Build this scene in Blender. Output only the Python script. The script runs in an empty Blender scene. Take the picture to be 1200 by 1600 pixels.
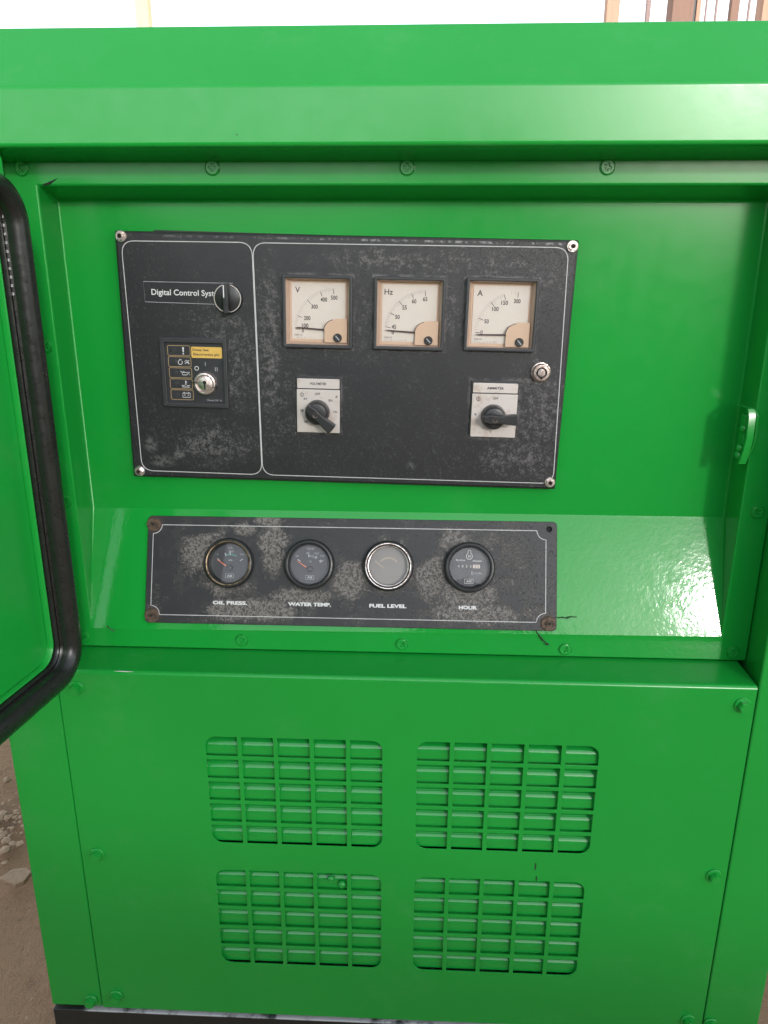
import bpy, bmesh, math, random
from mathutils import Vector, Matrix
R_ = math.radians
C = bpy.context.scene.collection
SC = bpy.context.scene
rnd = random.Random(7)

# ---------------------------------------------------------------- camera
cam_d = bpy.data.cameras.new('camera'); cam = bpy.data.objects.new('camera', cam_d); C.objects.link(cam)
pitch, yaw, roll, foc = 0.29910, -0.04169, 0.002936, 1186.86
fw = Vector((math.sin(yaw)*math.cos(pitch), math.cos(yaw)*math.cos(pitch), -math.sin(pitch)))
xr = Vector((math.cos(yaw), -math.sin(yaw), 0)); up = xr.cross(fw)
x2 = math.cos(roll)*xr + math.sin(roll)*up; u2 = -math.sin(roll)*xr + math.cos(roll)*up
m = Matrix((x2, u2, -fw)).transposed().to_4x4(); m.translation = Vector((0, -0.765, 1.2))
cam.matrix_world = m
cam_d.sensor_fit = 'VERTICAL'; cam_d.sensor_height = 36; cam_d.lens = foc/1600*36
cam_d.clip_start = 0.02; cam_d.clip_end = 3000
SC.camera = cam

# ---------------------------------------------------------------- sky, sun, exposure
SUN_EL, SUN_AZ = R_(16), R_(23)           # low behind the photographer, to the right
w = bpy.data.worlds.new('World'); SC.world = w; w.use_nodes = True
nt = w.node_tree; bg = nt.nodes['Background']
sky = nt.nodes.new('ShaderNodeTexSky'); sky.sky_type = 'NISHITA'; sky.sun_disc = False
sdir = Vector((math.sin(SUN_AZ)*math.cos(SUN_EL), -math.cos(SUN_AZ)*math.cos(SUN_EL), math.sin(SUN_EL)))
sky.sun_elevation = SUN_EL; sky.sun_rotation = math.atan2(sdir.x, sdir.y)
sky.air_density = 1.0; sky.dust_density = 0.5; sky.ozone_density = 1.0
hs = nt.nodes.new('ShaderNodeHueSaturation'); hs.inputs['Saturation'].default_value = 0.35   # white hazy overcast
nt.links.new(sky.outputs[0], hs.inputs['Color']); nt.links.new(hs.outputs[0], bg.inputs[0]); bg.inputs[1].default_value = 0.15
sl = bpy.data.lights.new('sun', 'SUN'); sl.energy = 0.38; sl.angle = R_(3.4); sl.color = (1.0, 0.96, 0.92)
so = bpy.data.objects.new('sun', sl); C.objects.link(so)
so.rotation_euler = (-sdir).to_track_quat('-Z', 'Y').to_euler(); so.location = (1, -3, 4)
SC.view_settings.view_transform = 'Standard'; SC.view_settings.look = 'None'
SC.view_settings.gamma = 1; SC.view_settings.exposure = 1.6

# ---------------------------------------------------------------- materials
class NG:
    def __init__(s, name):
        s.m = bpy.data.materials.new(name); s.m.use_nodes = True; s.t = s.m.node_tree
        s.b = s.t.nodes['Principled BSDF']
        tc = s.t.nodes.new('ShaderNodeTexCoord'); s.co = tc.outputs['Object']
    def n(s, k, **kw):
        x = s.t.nodes.new(k)
        for a, v in kw.items(): setattr(x, a, v)
        return x
    def ln(s, a, b): s.t.links.new(a, b)
    def put(s, sock, v):
        if isinstance(v, bpy.types.NodeSocket): s.ln(v, sock)
        elif v is not None: sock.default_value = v
    def noise(s, scale, detail=3, rough=.55, vec=None, dist=0):
        x = s.n('ShaderNodeTexNoise'); x.inputs['Scale'].default_value = scale
        x.inputs['Detail'].default_value = detail; x.inputs['Roughness'].default_value = rough
        x.inputs['Distortion'].default_value = dist
        s.ln(vec or s.co, x.inputs['Vector']); return x.outputs['Fac']
    def math(s, op, a, b=None, c=None, clamp=False):
        x = s.n('ShaderNodeMath', operation=op, use_clamp=clamp)
        s.put(x.inputs[0], a); s.put(x.inputs[1], b)
        if c is not None: s.put(x.inputs[2], c)
        return x.outputs[0]
    def ss(s, v, a, b, lo=0., hi=1.):
        x = s.n('ShaderNodeMapRange', interpolation_type='SMOOTHSTEP')
        s.put(x.inputs[0], v)
        for i, q in enumerate((a, b, lo, hi)): x.inputs[i+1].default_value = q
        return x.outputs[0]
    def mix(s, f, a, b):
        x = s.n('ShaderNodeMix', data_type='RGBA'); s.put(x.inputs[0], f)
        for i, v in ((6, a), (7, b)):
            if isinstance(v, bpy.types.NodeSocket): s.ln(v, x.inputs[i])
            else: x.inputs[i].default_value = (*v, 1) if len(v) == 3 else v
        return x.outputs[2]
    def blob(s, cx, cz, rx, rz):   # soft ellipse in the local XZ plane (metres)
        v = s.n('ShaderNodeVectorMath', operation='SUBTRACT'); s.ln(s.co, v.inputs[0]); v.inputs[1].default_value = (cx, 0, cz)
        w_ = s.n('ShaderNodeVectorMath', operation='MULTIPLY'); s.ln(v.outputs[0], w_.inputs[0]); w_.inputs[1].default_value = (1/rx, 0, 1/rz)
        l = s.n('ShaderNodeVectorMath', operation='LENGTH'); s.ln(w_.outputs[0], l.inputs[0])
        return s.ss(l.outputs['Value'], 0.2, 1.0, 1, 0)
    def maxm(s, *a):
        r = a[0]
        for q in a[1:]: r = s.math('MAXIMUM', r, q)
        return r
    def fin(s, base, rough=.5, metal=0, spec=.5, bump=None, bd=.001, coat=0, coatr=.1, bump2=None, bd2=.001):
        i = s.b.inputs
        if isinstance(base, bpy.types.NodeSocket): s.ln(base, i['Base Color'])
        else: i['Base Color'].default_value = (*base, 1)
        s.put(i['Roughness'], rough); s.put(i['Metallic'], metal); s.put(i['Specular IOR Level'], spec)
        i['Coat Weight'].default_value = coat; i['Coat Roughness'].default_value = coatr
        last = None
        for h, d in ((bump, bd), (bump2, bd2)):
            if h is None: continue
            x = s.n('ShaderNodeBump'); x.inputs['Distance'].default_value = d; x.inputs['Strength'].default_value = 1
            s.ln(h, x.inputs['Height'])
            if last: s.ln(last, x.inputs['Normal'])
            last = x.outputs[0]
        if last: s.ln(last, i['Normal'])
        return s.m

def plain(name, col, rough=.5, metal=0, spec=.5, var=.12, bumpd=.00008, scale=600):
    g = NG(name); n = g.noise(90, 4)
    c = g.mix(n, tuple(v*(1-var) for v in col), tuple(v*(1+var) for v in col))
    r = g.ss(g.noise(140, 3), .3, .7, max(.03, rough*.85), min(1, rough*1.15))
    return g.fin(c, r, metal, spec, g.noise(scale, 2), bumpd)

GREEN = (0.008, 0.280, 0.036)
def green_paint(name='green_spray_paint', peel=False):
    g = NG(name)
    lo = g.noise(5, 4); f = g.noise(60, 4); dust = g.ss(g.noise(13, 5, .65), .52, .78)
    c = g.mix(lo, (GREEN[0]*.8, GREEN[1]*.9, GREEN[2]*.85), (GREEN[0]*1.3, GREEN[1]*1.1, GREEN[2]*1.1))
    c = g.mix(g.math('MULTIPLY', dust, .16), c, (.10, .32, .12))
    # sparse dark specks of grit caught in the paint
    v = g.n('ShaderNodeTexVoronoi', feature='F1'); v.inputs['Scale'].default_value = 34; g.ln(g.co, v.inputs['Vector'])
    sp = g.ss(v.outputs['Distance'], .03, .045, 1, 0)
    sp = g.math('MULTIPLY', sp, g.ss(g.noise(9, 2), .60, .66))
    c = g.mix(g.math('MULTIPLY', sp, .8), c, (.004, .03, .01))
    h = g.noise(210, 2, .5)
    if peel:     # the tray was sprayed heavier low down: orange peel there, smooth above
        sep = g.n('ShaderNodeSeparateXYZ'); g.ln(g.co, sep.inputs[0]); low = g.ss(sep.outputs['Z'], .94, .955, 1, 0)
        low = g.math('MULTIPLY', low, g.ss(sep.outputs['Z'], .80, .93, 1, .75))
        r = g.math('ADD', g.ss(f, .3, .7, .07, .11), g.ss(low, 0, .6, .13, 0))
        h = g.math('MULTIPLY', h, g.math('MULTIPLY_ADD', low, .85, .15))
        return g.fin(c, r, 0, .36, h, .00012, .0, .1, g.noise(5, 1), .0004)
    r = g.ss(f, .3, .7, .20, .27)
    return g.fin(c, r, 0, .55, h, .00002, .0, .1, g.noise(3, 1), .0009)
M = {}
M['green'] = green_paint(); M['green_tray'] = green_paint('green_paint_orange_peel', True)
def green2():
    g = NG('green_paint_inside'); c = g.mix(g.noise(8, 4), tuple(v*.85 for v in GREEN), tuple(v*1.1 for v in GREEN))
    return g.fin(c, .12, 0, .7, g.noise(200, 2), .00006)
M['green_inner'] = green2()

def big_panel_mat():
    g = NG('worn_black_crinkle_paint')
    fine = g.noise(360, 3, .7, dist=.9); med = g.noise(110, 5, .7); lo = g.noise(22, 4, .6)
    B = g.blob
    reg = g.maxm(B(.435, -.165, .050, .10), B(.40, -.035, .11, .05), B(.30, -.022, .16, .022),
                 B(.11, -.12, .05, .08), B(.155, -.10, .02, .14), B(.43, -.215, .045, .05), B(.09, -.215, .07, .035),
                 g.math('MULTIPLY', B(.26, -.09, .14, .075), .75), B(.345, -.07, .02, .06), B(.405, -.222, .05, .028),
                 g.math('MULTIPLY', B(.185, -.17, .05, .07), .6))
    clean = g.maxm(B(.29, -.185, .15, .10), g.ss(B(.441, -.108, .012, .023), .15, .25), g.math('MULTIPLY', B(.04, -.15, .04, .09), .7))
    reg = g.math('SUBTRACT', reg, clean, clamp=True)
    reg = g.math('MULTIPLY_ADD', g.ss(lo, .35, .65), .30, reg)
    k = g.math('MULTIPLY', reg, g.ss(med, .30, .68), clamp=True)
    thr = g.math('SUBTRACT', .63, g.math('MULTIPLY', k, .19))
    d = g.math('SUBTRACT', fine, thr)
    spk = g.ss(d, -.05, .09)
    def halo(x0, z0, x1, z1, w_):
        sx = g.n('ShaderNodeSeparateXYZ'); g.ln(g.co, sx.inputs[0])
        dx = g.math('SUBTRACT', g.math('ABSOLUTE', g.math('SUBTRACT', sx.outputs['X'], (x0+x1)/2)), (x1-x0)/2)
        dz = g.math('SUBTRACT', g.math('ABSOLUTE', g.math('SUBTRACT', sx.outputs['Z'], (z0+z1)/2)), (z1-z0)/2)
        return g.ss(g.math('MAXIMUM', dx, dz), 0, w_, 1, 0)
    hal = g.maxm(halo(.1694, -.1104, .2409, -.0384, .0035), halo(.2624, -.110, .3346, -.0382, .0035), halo(.3548, -.109, .4276, -.0372, .0030),
                 halo(.1828, -.1986, .2284, -.1406, .0040), halo(.3666, -.198, .4140, -.1402, .0060))
    hal = g.math('MULTIPLY', hal, g.ss(g.noise(60, 5, .75), .42, .60))
    a = g.math('MULTIPLY', spk, g.math('MULTIPLY_ADD', k, .8, .12), clamp=True)
    base = g.mix(lo, (.0115, .0125, .0145), (.0175, .018, .0205))
    haze = g.mix(g.math('MULTIPLY', k, .35), base, (.052, .050, .052))
    c = g.mix(a, haze, (.125, .118, .118))
    c = g.mix(g.math('MULTIPLY', hal, .8), c, (.15, .14, .138))
    # bare, smeared patches low on the left and chips on the folded top edge
    sm = g.math('MULTIPLY', g.maxm(B(.034, -.236, .02, .009), B(.052, -.229, .010, .010), B(.022, -.218, .010, .012), B(.305, -.233, .007, .006)), g.ss(g.noise(160, 5, .7), .42, .55))
    c = g.mix(g.math('MULTIPLY', sm, .6), c, (.13, .14, .13))
    sep = g.n('ShaderNodeSeparateXYZ'); g.ln(g.co, sep.inputs[0])
    # the fold runs slightly off level with the plate's own axis
    e = g.math('MULTIPLY', g.ss(sep.outputs['Z'], -.0056, -.0044), g.ss(sep.outputs['Z'], -.0036, -.0026, 1, 0))
    ch = g.math('MULTIPLY', e, g.ss(g.noise(95, 5, .7), .5, .6))
    ch = g.math('MULTIPLY', ch, g.ss(sep.outputs['X'], .10, .30, .25, .9))
    c = g.mix(ch, c, (.26, .26, .27))
    return g.fin(c, g.ss(a, 0, 1, .42, .75), 0, .55, spk, .00022, bump2=g.noise(900, 2), bd2=.00006)
M['panel'] = big_panel_mat()

def small_panel_mat():
    g = NG('corroded_black_panel')
    fine = g.noise(330, 4, .72, dist=.9); med = g.noise(58, 9, .80, dist=.6); lo = g.noise(24, 3, .6)
    B = g.blob
    reg = g.maxm(B(-.155, -.045, .03, .05), B(-.23, -.05, .05, .05), B(-.205, -.085, .05, .02), B(-.07, -.078, .04, .035),
                 B(.02, -.07, .03, .05), B(.045, -.03, .03, .02), B(-.165, -.012, .03, .008), B(.06, -.09, .06, .03),
                 B(-.18, -.112, .09, .02), B(.07, -.11, .10, .02), B(-.027, -.06, .042, .042), g.math('MULTIPLY', B(.10, -.05, .05, .07), .5),
                 B(-.12, -.095, .06, .02), B(-.19, -.022, .02, .012))
    clean = g.maxm(B(-.2055, -.060, .044, .044), B(-.1154, -.060, .042, .042), g.math('MULTIPLY', B(-.085, -.03, .05, .03), 1.0), g.math('MULTIPLY', B(-.24, -.02, .03, .014), .8), g.math('MULTIPLY', B(.01, -.035, .022, .03), .9), g.math('MULTIPLY', B(-.25,-.105,.03,.02), .6))
    reg = g.math('SUBTRACT', reg, clean, clamp=True)
    reg = g.math('MULTIPLY_ADD', g.ss(lo, .3, .7), .40, reg)
    edge = g.ss(g.math('MULTIPLY_ADD', med, 2.4, g.math('MULTIPLY', reg, .42)), 1.30, 1.40)
    k = g.math('MULTIPLY', edge, g.math('MULTIPLY_ADD', reg, .8, .2), clamp=True)
    d = g.math('SUBTRACT', fine, g.math('SUBTRACT', .66, g.math('MULTIPLY', k, .20)))
    spk = g.ss(d, -.05, .08)
    a = g.math('MULTIPLY', spk, g.math('MULTIPLY_ADD', k, .8, .14), clamp=True)
    base = g.mix(lo, (.013, .0145, .0165), (.020, .021, .0235))
    c = g.mix(g.math('MULTIPLY', k, .45), base, (.075, .069, .066))
    c = g.mix(a, c, (.20, .183, .172))
    rust = g.maxm(B(-.293, -.0175, .015, .015), B(.149, -.120, .014, .014), B(-.292, -.120, .014, .014))
    c = g.mix(g.math('MULTIPLY', rust, .6), c, (.075, .05, .035))
    return g.fin(c, g.ss(a, 0, 1, .5, .8), 0, .45, spk, .00025)
M['small_panel'] = small_panel_mat()

def fold_metal(name, col, col2, rough, metal=1.0, s=250):
    g = NG(name); n = g.ss(g.noise(s, 5, .7), .42, .6)
    return g.fin(g.mix(n, col, col2), g.ss(n, 0, 1, rough, min(1, rough+.3)), metal, .5, g.noise(s*2, 3), .0001)
M['chrome'] = fold_metal('worn_chrome', (.80, .74, .72), (.55, .46, .42), .30)
M['steel'] = fold_metal('stained_steel', (.62, .56, .53), (.36, .27, .23), .3)
M['rust'] = fold_metal('rusty_bolt', (.12, .075, .05), (.07, .055, .045), .65, .3)
M['brass'] = fold_metal('tarnished_ring', (.30, .22, .14), (.09, .07, .055), .4, .8, 120)
M['black_plastic'] = plain('black_plastic', (.020, .021, .022), .38)
M['grey_plastic'] = plain('dark_grey_plastic', (.032, .033, .036), .42)
M['dse_face'] = plain('module_face', (.024, .025, .028), .45)
M['rubber'] = plain('black_rubber_seal', (.012, .013, .0115), .30, var=.35, scale=90, bumpd=.0002)
M['dial_white'] = plain('aged_white_dial', (.60, .54, .48), .5, var=.06, bumpd=0.00001)
M['peach'] = plain('yellowed_plastic', (.56, .39, .275), .42, var=.06, bumpd=.00001)
M['peach_wall'] = plain('yellowed_wall', (.47, .34, .26), .5, var=.12, bumpd=.00001)
M['white_print'] = plain('white_print', (.62, .62, .62), .6, var=.10, bumpd=0.00001)
M['soft_print'] = plain('faded_print', (.34, .35, .37), .6, var=.2, bumpd=0.00001)
M['dark_print'] = plain('dark_print', (.05, .04, .04), .6, bumpd=0.00001)
M['tick_grey'] = plain('grey_scale_print', (.33, .28, .26), .6, bumpd=0.00001)
M['gold_line'] = plain('gold_outline', (.36, .25, .12), .5, bumpd=0.00001)
M['gold'] = plain('gold_label', (.62, .40, .09), .45, var=.08, bumpd=0.00001)
M['needle_dark'] = plain('needle_brown', (.055, .032, .03), .5)
M['needle_orange'] = plain('needle_orange', (.75, .22, .12), .5, bumpd=0.00001)
M['gauge_face'] = plain('gauge_face', (.050, .051, .060), .5, var=.1)
M['paper_light'] = plain('counter_wheel', (.62, .55, .5), .5)
M['teal_print'] = plain('teal_arc', (.08, .20, .17), .6)
M['line_white'] = plain('white_line', (.50, .50, .50), .5, var=.25, bumpd=0.00001)
M['dark_green'] = plain('dark_green_chip', (.012, .05, .016), .5)
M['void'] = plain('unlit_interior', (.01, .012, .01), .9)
def switch_plate():
    g = NG('stained_silver_plate'); st = g.ss(g.noise(55, 5, .7), .48, .68)
    c = g.mix(g.math('MULTIPLY', st, .6), (.56, .51, .48), (.38, .27, .20))
    sc = g.n('ShaderNodeMapping'); sc.inputs['Scale'].default_value = (30, 400, 1400); g.ln(g.co, sc.inputs['Vector'])
    return g.fin(c, .45, .25, .5, g.noise(1, 2, vec=sc.outputs[0]), .00005)
M['plate'] = switch_plate()
def hazy():
    g = NG('hazed_gauge_lens'); st = g.noise(60, 4)
    return g.fin(g.mix(st, (.17, .155, .14), (.235, .215, .195)), .35, 0, .5, g.noise(300, 2), .00003)
M['haze_face'] = hazy()
M['haze_band'] = plain('faded_band', (.36, .30, .23), .5)
def glass(name, ior=1.45, rough=.03):
    g = NG(name); t = g.t; t.nodes.remove(g.b)
    tr = g.n('ShaderNodeBsdfTransparent'); gl = g.n('ShaderNodeBsdfGlossy'); gl.inputs['Roughness'].default_value = rough
    fr = g.n('ShaderNodeFresnel'); fr.inputs['IOR'].default_value = ior
    mx = g.n('ShaderNodeMixShader'); g.ln(fr.outputs[0], mx.inputs[0]); g.ln(tr.outputs[0], mx.inputs[1]); g.ln(gl.outputs[0], mx.inputs[2])
    g.ln(mx.outputs[0], t.nodes['Material Output'].inputs[0]); return g.m
M['glass'] = glass('clear_lens')
def base_mat():
    g = NG('chipped_black_base_paint'); sep = g.n('ShaderNodeSeparateXYZ'); g.ln(g.co, sep.inputs[0])
    top = g.ss(sep.outputs['Z'], .3185, .3200)
    ch = g.math('MULTIPLY', top, g.ss(g.noise(26, 6, .7), .36, .52))
    ch = g.math('MULTIPLY', ch, g.ss(sep.outputs['X'], -.408, -.395))
    c = g.mix(ch, (.013, .016, .013), (.42, .42, .42))
    return g.fin(c, .5, 0, .5, g.noise(200, 3), .0002)
M['base'] = base_mat()
def dirt():
    g = NG('dusty_brown_earth'); a = g.noise(3, 6, .65); b = g.noise(45, 6, .7); st = g.ss(g.noise(9, 6, .7), .52, .66)
    c = g.mix(a, (.36, .215, .125), (.50, .325, .21)); c = g.mix(g.math('MULTIPLY', b, .4), c, (.29, .175, .105))
    c = g.mix(g.math('MULTIPLY', st, .4), c, (.17, .13, .10))
    return g.fin(c, .95, 0, .2, b, .012, bump2=g.noise(300, 3), bd2=.003)
M['dirt'] = dirt()
M['concrete'] = plain('grey_render', (.16, .15, .13), .9, var=.3, bumpd=.004, scale=40)
M['stone'] = plain('pale_stone', (.38, .26, .175), .9, var=.3, bumpd=.002, scale=120)
def timber(name, col):
    g = NG(name); mp = g.n('ShaderNodeMapping'); mp.inputs['Scale'].default_value = (40, 40, 3); g.ln(g.co, mp.inputs['Vector'])
    n = g.noise(1, 5, .6, vec=mp.outputs[0]); return g.fin(g.mix(n, tuple(v*.75 for v in col), tuple(v*1.2 for v in col)), .8, 0, .3, n, .002)
M['timber'] = timber('bleached_timber', (.60, .38, .27)); M['timber_dark'] = timber('brown_timber', (.34, .21, .16)); M['pale_post'] = timber('pale_yellow_post', (.8, .72, .45))
M['bar_metal'] = plain('dull_bar', (.35, .24, .22), .6)

# ---------------------------------------------------------------- builders
def smooth(me, ang=35):
    for p in me.polygons: p.use_smooth = True
    me.set_sharp_from_angle(angle=R_(ang))
def link(name, me, mat, parent=None, loc=None, rot=None, label=None, bevel=0, seg=2, sm=True, ang=35, wn=False):
    o = bpy.data.objects.new(name, me); C.objects.link(o)
    if mat is not None and not me.materials: me.materials.append(M[mat] if isinstance(mat, str) else mat)
    if bevel:
        md = o.modifiers.new('bevel', 'BEVEL'); md.width = bevel; md.segments = seg; md.limit_method = 'ANGLE'; md.angle_limit = R_(30); md.harden_normals = True
    if sm: smooth(me, ang)
    if wn: md = o.modifiers.new('weighted', 'WEIGHTED_NORMAL'); md.keep_sharp = True; md.weight = 100
    if parent: o.parent = parent
    if loc: o.location = loc
    if rot: o.rotation_euler = rot
    if label: o['label'] = label
    return o
def thing(name, label, cat, loc=(0, 0, 0), rot=(0, 0, 0), group=None):
    o = bpy.data.objects.new(name, None); C.objects.link(o); o.location = loc; o.rotation_euler = rot
    o.empty_display_size = .1; o['label'] = label; o['category'] = cat
    if group: o['group'] = group
    return o
def mesh(name, vs, fs):
    me = bpy.data.meshes.new(name); me.from_pydata([tuple(v) for v in vs], [], fs)
    bm = bmesh.new(); bm.from_mesh(me); bmesh.ops.recalc_face_normals(bm, faces=bm.faces); bm.to_mesh(me); bm.free()
    return me
def box_v(x0, x1, y0, y1, z0, z1, vs, fs):
    b = len(vs)
    vs += [(x, y, z) for x in (x0, x1) for y in (y0, y1) for z in (z0, z1)]
    fs += [tuple(b+i for i in q) for q in ((0, 1, 3, 2), (4, 6, 7, 5), (0, 4, 5, 1), (2, 3, 7, 6), (0, 2, 6, 4), (1, 5, 7, 3))]
def boxes(name, L):
    vs, fs = [], []
    for b in L: box_v(*b, vs, fs)
    return mesh(name, vs, fs)
def prof_x(name, pts, x0, x1, closed=True):        # pts (y,z) swept along X
    n = len(pts); vs = [(x0, *p) for p in pts]+[(x1, *p) for p in pts]
    k = n if closed else n-1
    fs = [(i, (i+1) % n, n+(i+1) % n, n+i) for i in range(k)]
    if closed: fs += [tuple(range(n)), tuple(range(n, 2*n))]
    return mesh(name, vs, fs)
def prism(name, pts, a0, a1, axis='y'):            # pts in XZ (axis y) or XY (axis z)
    n = len(pts)
    f = (lambda p, t: (p[0], t, p[1])) if axis == 'y' else (lambda p, t: (p[0], p[1], t))
    vs = [f(p, a0) for p in pts]+[f(p, a1) for p in pts]
    fs = [(i, (i+1) % n, n+(i+1) % n, n+i) for i in range(n)]+[tuple(range(n)), tuple(range(n, 2*n))]
    return mesh(name, vs, fs)
def lathe(name, prof, seg=40, cap=True):           # prof (r, h): h outward => -y
    vs, fs, rings = [], [], []
    for r, h in prof:
        if r < 1e-6: rings.append([len(vs)]); vs.append((0, -h, 0))
        else:
            rings.append(list(range(len(vs), len(vs)+seg)))
            vs += [(r*math.cos(2*math.pi*i/seg), -h, r*math.sin(2*math.pi*i/seg)) for i in range(seg)]
    for a, b in zip(rings, rings[1:]):
        for i in range(seg):
            j = (i+1) % seg
            if len(a) == 1: fs.append((a[0], b[i], b[j]))
            elif len(b) == 1: fs.append((a[i], a[j], b[0]))
            else: fs.append((a[i], a[j], b[j], b[i]))
    return mesh(name, vs, fs)
def arc(cx, cz, r, a0, a1, n=8): return [(cx+r*math.cos(R_(a0+(a1-a0)*i/n)), cz+r*math.sin(R_(a0+(a1-a0)*i/n))) for i in range(n+1)]
def rrect(x0, z0, x1, z1, r, n=6):                  # anticlockwise rounded rectangle; r may be 4 radii (bl, br, tr, tl)
    r = r if isinstance(r, (tuple, list)) else (r,)*4
    p = []
    for (cx, cz, q, a) in ((x0+r[0], z0+r[0], r[0], 180), (x1-r[1], z0+r[1], r[1], 270), (x1-r[2], z1-r[2], r[2], 0), (x0+r[3], z1-r[3], r[3], 90)):
        p += arc(cx, cz, q, a, a+90, n) if q > 1e-6 else [(cx, cz)]
    return p
def round_poly(P, rs, n=8):
    out = []; k = len(P)
    for i in range(k):
        a, b, c = Vector(P[i-1]), Vector(P[i]), Vector(P[(i+1) % k]); r = rs[i]
        if r == 0: out.append(tuple(b)); continue
        u, v = (a-b).normalized(), (c-b).normalized(); p, q = b+u*r, b+v*r
        for j in range(n+1):
            t = j/n; s = p*(1-t)**2+b*2*t*(1-t)*.97+q*t*t; out.append(tuple(s/((1-t)**2+2*t*(1-t)*.97+t*t)))
    return out
DG = None
def plate(name, outer, holes, y0, y1, bev=0):       # flat sheet in XZ with holes, from depth y0 (front) to y1
    cu = bpy.data.curves.new(name, 'CURVE'); cu.dimensions = '2D'; cu.fill_mode = 'BOTH'
    for loop in [outer]+list(holes):
        s = cu.splines.new('POLY'); s.points.add(len(loop)-1); s.use_cyclic_u = True
        for i, (x, z) in enumerate(loop): s.points[i].co = (x, z, 0, 1)
    t = (y1-y0)/2; cu.extrude = max(0, t-bev)
    if bev: cu.bevel_depth = bev; cu.bevel_resolution = 1; cu.offset = -bev
    return curve_mesh(cu, name, (y0+y1)/2)
def curve_mesh(cu, name, yc):
    o = bpy.data.objects.new(name, cu)
    me = o.to_mesh().copy(); o.to_mesh_clear()
    me.name = name
    for v in me.vertices: x, y, z = v.co; v.co = (x, yc-z, y)
    bpy.data.objects.remove(o); bpy.data.curves.remove(cu)
    return me
TXT = {}
def text(body, x, z, y, mat, parent, h=None, wdt=None, bold=0.0, name='lettering', rot=0):
    """Flat printed lettering centred at (x,z), raised a hair off y."""
    key = (body, bold)
    if key not in TXT:
        cu = bpy.data.curves.new('txt', 'FONT'); cu.body = body; cu.size = 1; cu.offset = bold; cu.resolution_u = 3
        o = bpy.data.objects.new('txt', cu); C.objects.link(o)
        me = bpy.data.meshes.new_from_object(o.evaluated_get(bpy.context.evaluated_depsgraph_get()))
        bpy.data.objects.remove(o); bpy.data.curves.remove(cu)
        TXT[key] = [tuple(v.co) for v in me.vertices], [tuple(p.vertices) for p in me.polygons]
        bpy.data.meshes.remove(me)
    vs, fs = TXT[key]
    x0, x1 = min(v[0] for v in vs), max(v[0] for v in vs); y0, y1 = min(v[1] for v in vs), max(v[1] for v in vs)
    sx = (wdt/(x1-x0)) if wdt else h/(y1-y0); sz = (h/(y1-y0)) if h else sx
    c, s = math.cos(rot), math.sin(rot); out = []
    for v in vs:
        a, b = (v[0]-(x0+x1)/2)*sx, (v[1]-(y0+y1)/2)*sz; out.append((a*c-b*s, 0, a*s+b*c))
    me = bpy.data.meshes.new(name); me.from_pydata(out, [], fs)
    return link(name, me, mat, parent, loc=(x, y, z), sm=False)
def ribbon(pts, wd, y, closed=False):               # returns verts, faces of a flat line
    n = len(pts); vs, fs = [], []
    for i in range(n):
        a = Vector(pts[i-1] if (i or closed) else pts[0]); c = Vector(pts[(i+1) % n] if (i < n-1 or closed) else pts[-1])
        d = (c-a).normalized() if (c-a).length else Vector((1, 0)); nn = Vector((-d.y, d.x)); p = Vector(pts[i])
        for q in (p+nn*wd/2, p-nn*wd/2): vs.append((q.x, y, q.y))
    for i in range(n if closed else n-1): j = (i+1) % n; fs.append((2*i, 2*i+1, 2*j+1, 2*j))
    return vs, fs
def line(name, strokes, wd, y, mat, parent, label=None):
    V_, F_ = [], []
    for pts, closed in strokes:
        v, f = ribbon(pts, wd, y, closed); b = len(V_); V_ += v; F_ += [tuple(b+i for i in q) for q in f]
    me = bpy.data.meshes.new(name); me.from_pydata(V_, [], F_)
    return link(name, me, mat, parent, sm=False, label=label)
def tube(name, pts, r, mat, parent, seg=8, taper=None):
    vs, fs = [], []; n = len(pts); P = [Vector(p) for p in pts]
    for i, p in enumerate(P):
        d = (P[min(i+1, n-1)]-P[max(i-1, 0)]).normalized(); a = d.orthogonal().normalized(); b = d.cross(a)
        if i and (a.dot(pa) < 0): a, b = -a, -b
        pa = a; rr = r*(taper[i] if taper else 1)
        vs += [p+rr*(a*math.cos(2*math.pi*k/seg)+b*math.sin(2*math.pi*k/seg)) for k in range(seg)]
    for i in range(n-1):
        for k in range(seg): j = (k+1) % seg; fs.append((i*seg+k, i*seg+j, (i+1)*seg+j, (i+1)*seg+k))
    fs += [tuple(range(seg)), tuple(range((n-1)*seg, n*seg))]
    return link(name, mesh(name, vs, fs), mat, parent)

# ---------------------------------------------------------------- setting: ground
gv, gf = [], []
N = 90
def gx(i): t = (i/N)*2-1; return math.copysign(abs(t)**4*1500+abs(t)*6, t)
for i in range(N+1):
    for j in range(N+1):
        x, y = gx(i), gx(j); near = math.exp(-(x*x+y*y)/60)
        z = near*(.012*math.sin(x*3.1+y)+.008*math.sin(y*5.3-x*2)+.006*math.sin(x*11+y*7))-.006
        gv.append((x, y, z if abs(x) > .6 or y < -.3 else -.02))
for i in range(N):
    for j in range(N): a = i*(N+1)+j; gf.append((a, a+N+1, a+N+2, a+1))
ground = link('ground', mesh('ground', gv, gf), 'dirt'); ground['kind'] = 'structure'
# low gabled wall added out of view behind the camera to shade the lower cabinet (it shows in the gloss of the hood)
yw = link('unseen_shade_wall', prism('unseen_shade_wall', [(-14, -.1), (14, -.1), (14, 1.48), (1.9, 1.48), (.95, 1.62), (.30, 1.98), (.05, 1.92), (-.12, 1.60), (-3, 1.47), (-14, 1.54)], -3.9, -3.42), 'concrete', bevel=.02)
yw['kind'] = 'structure'
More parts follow.
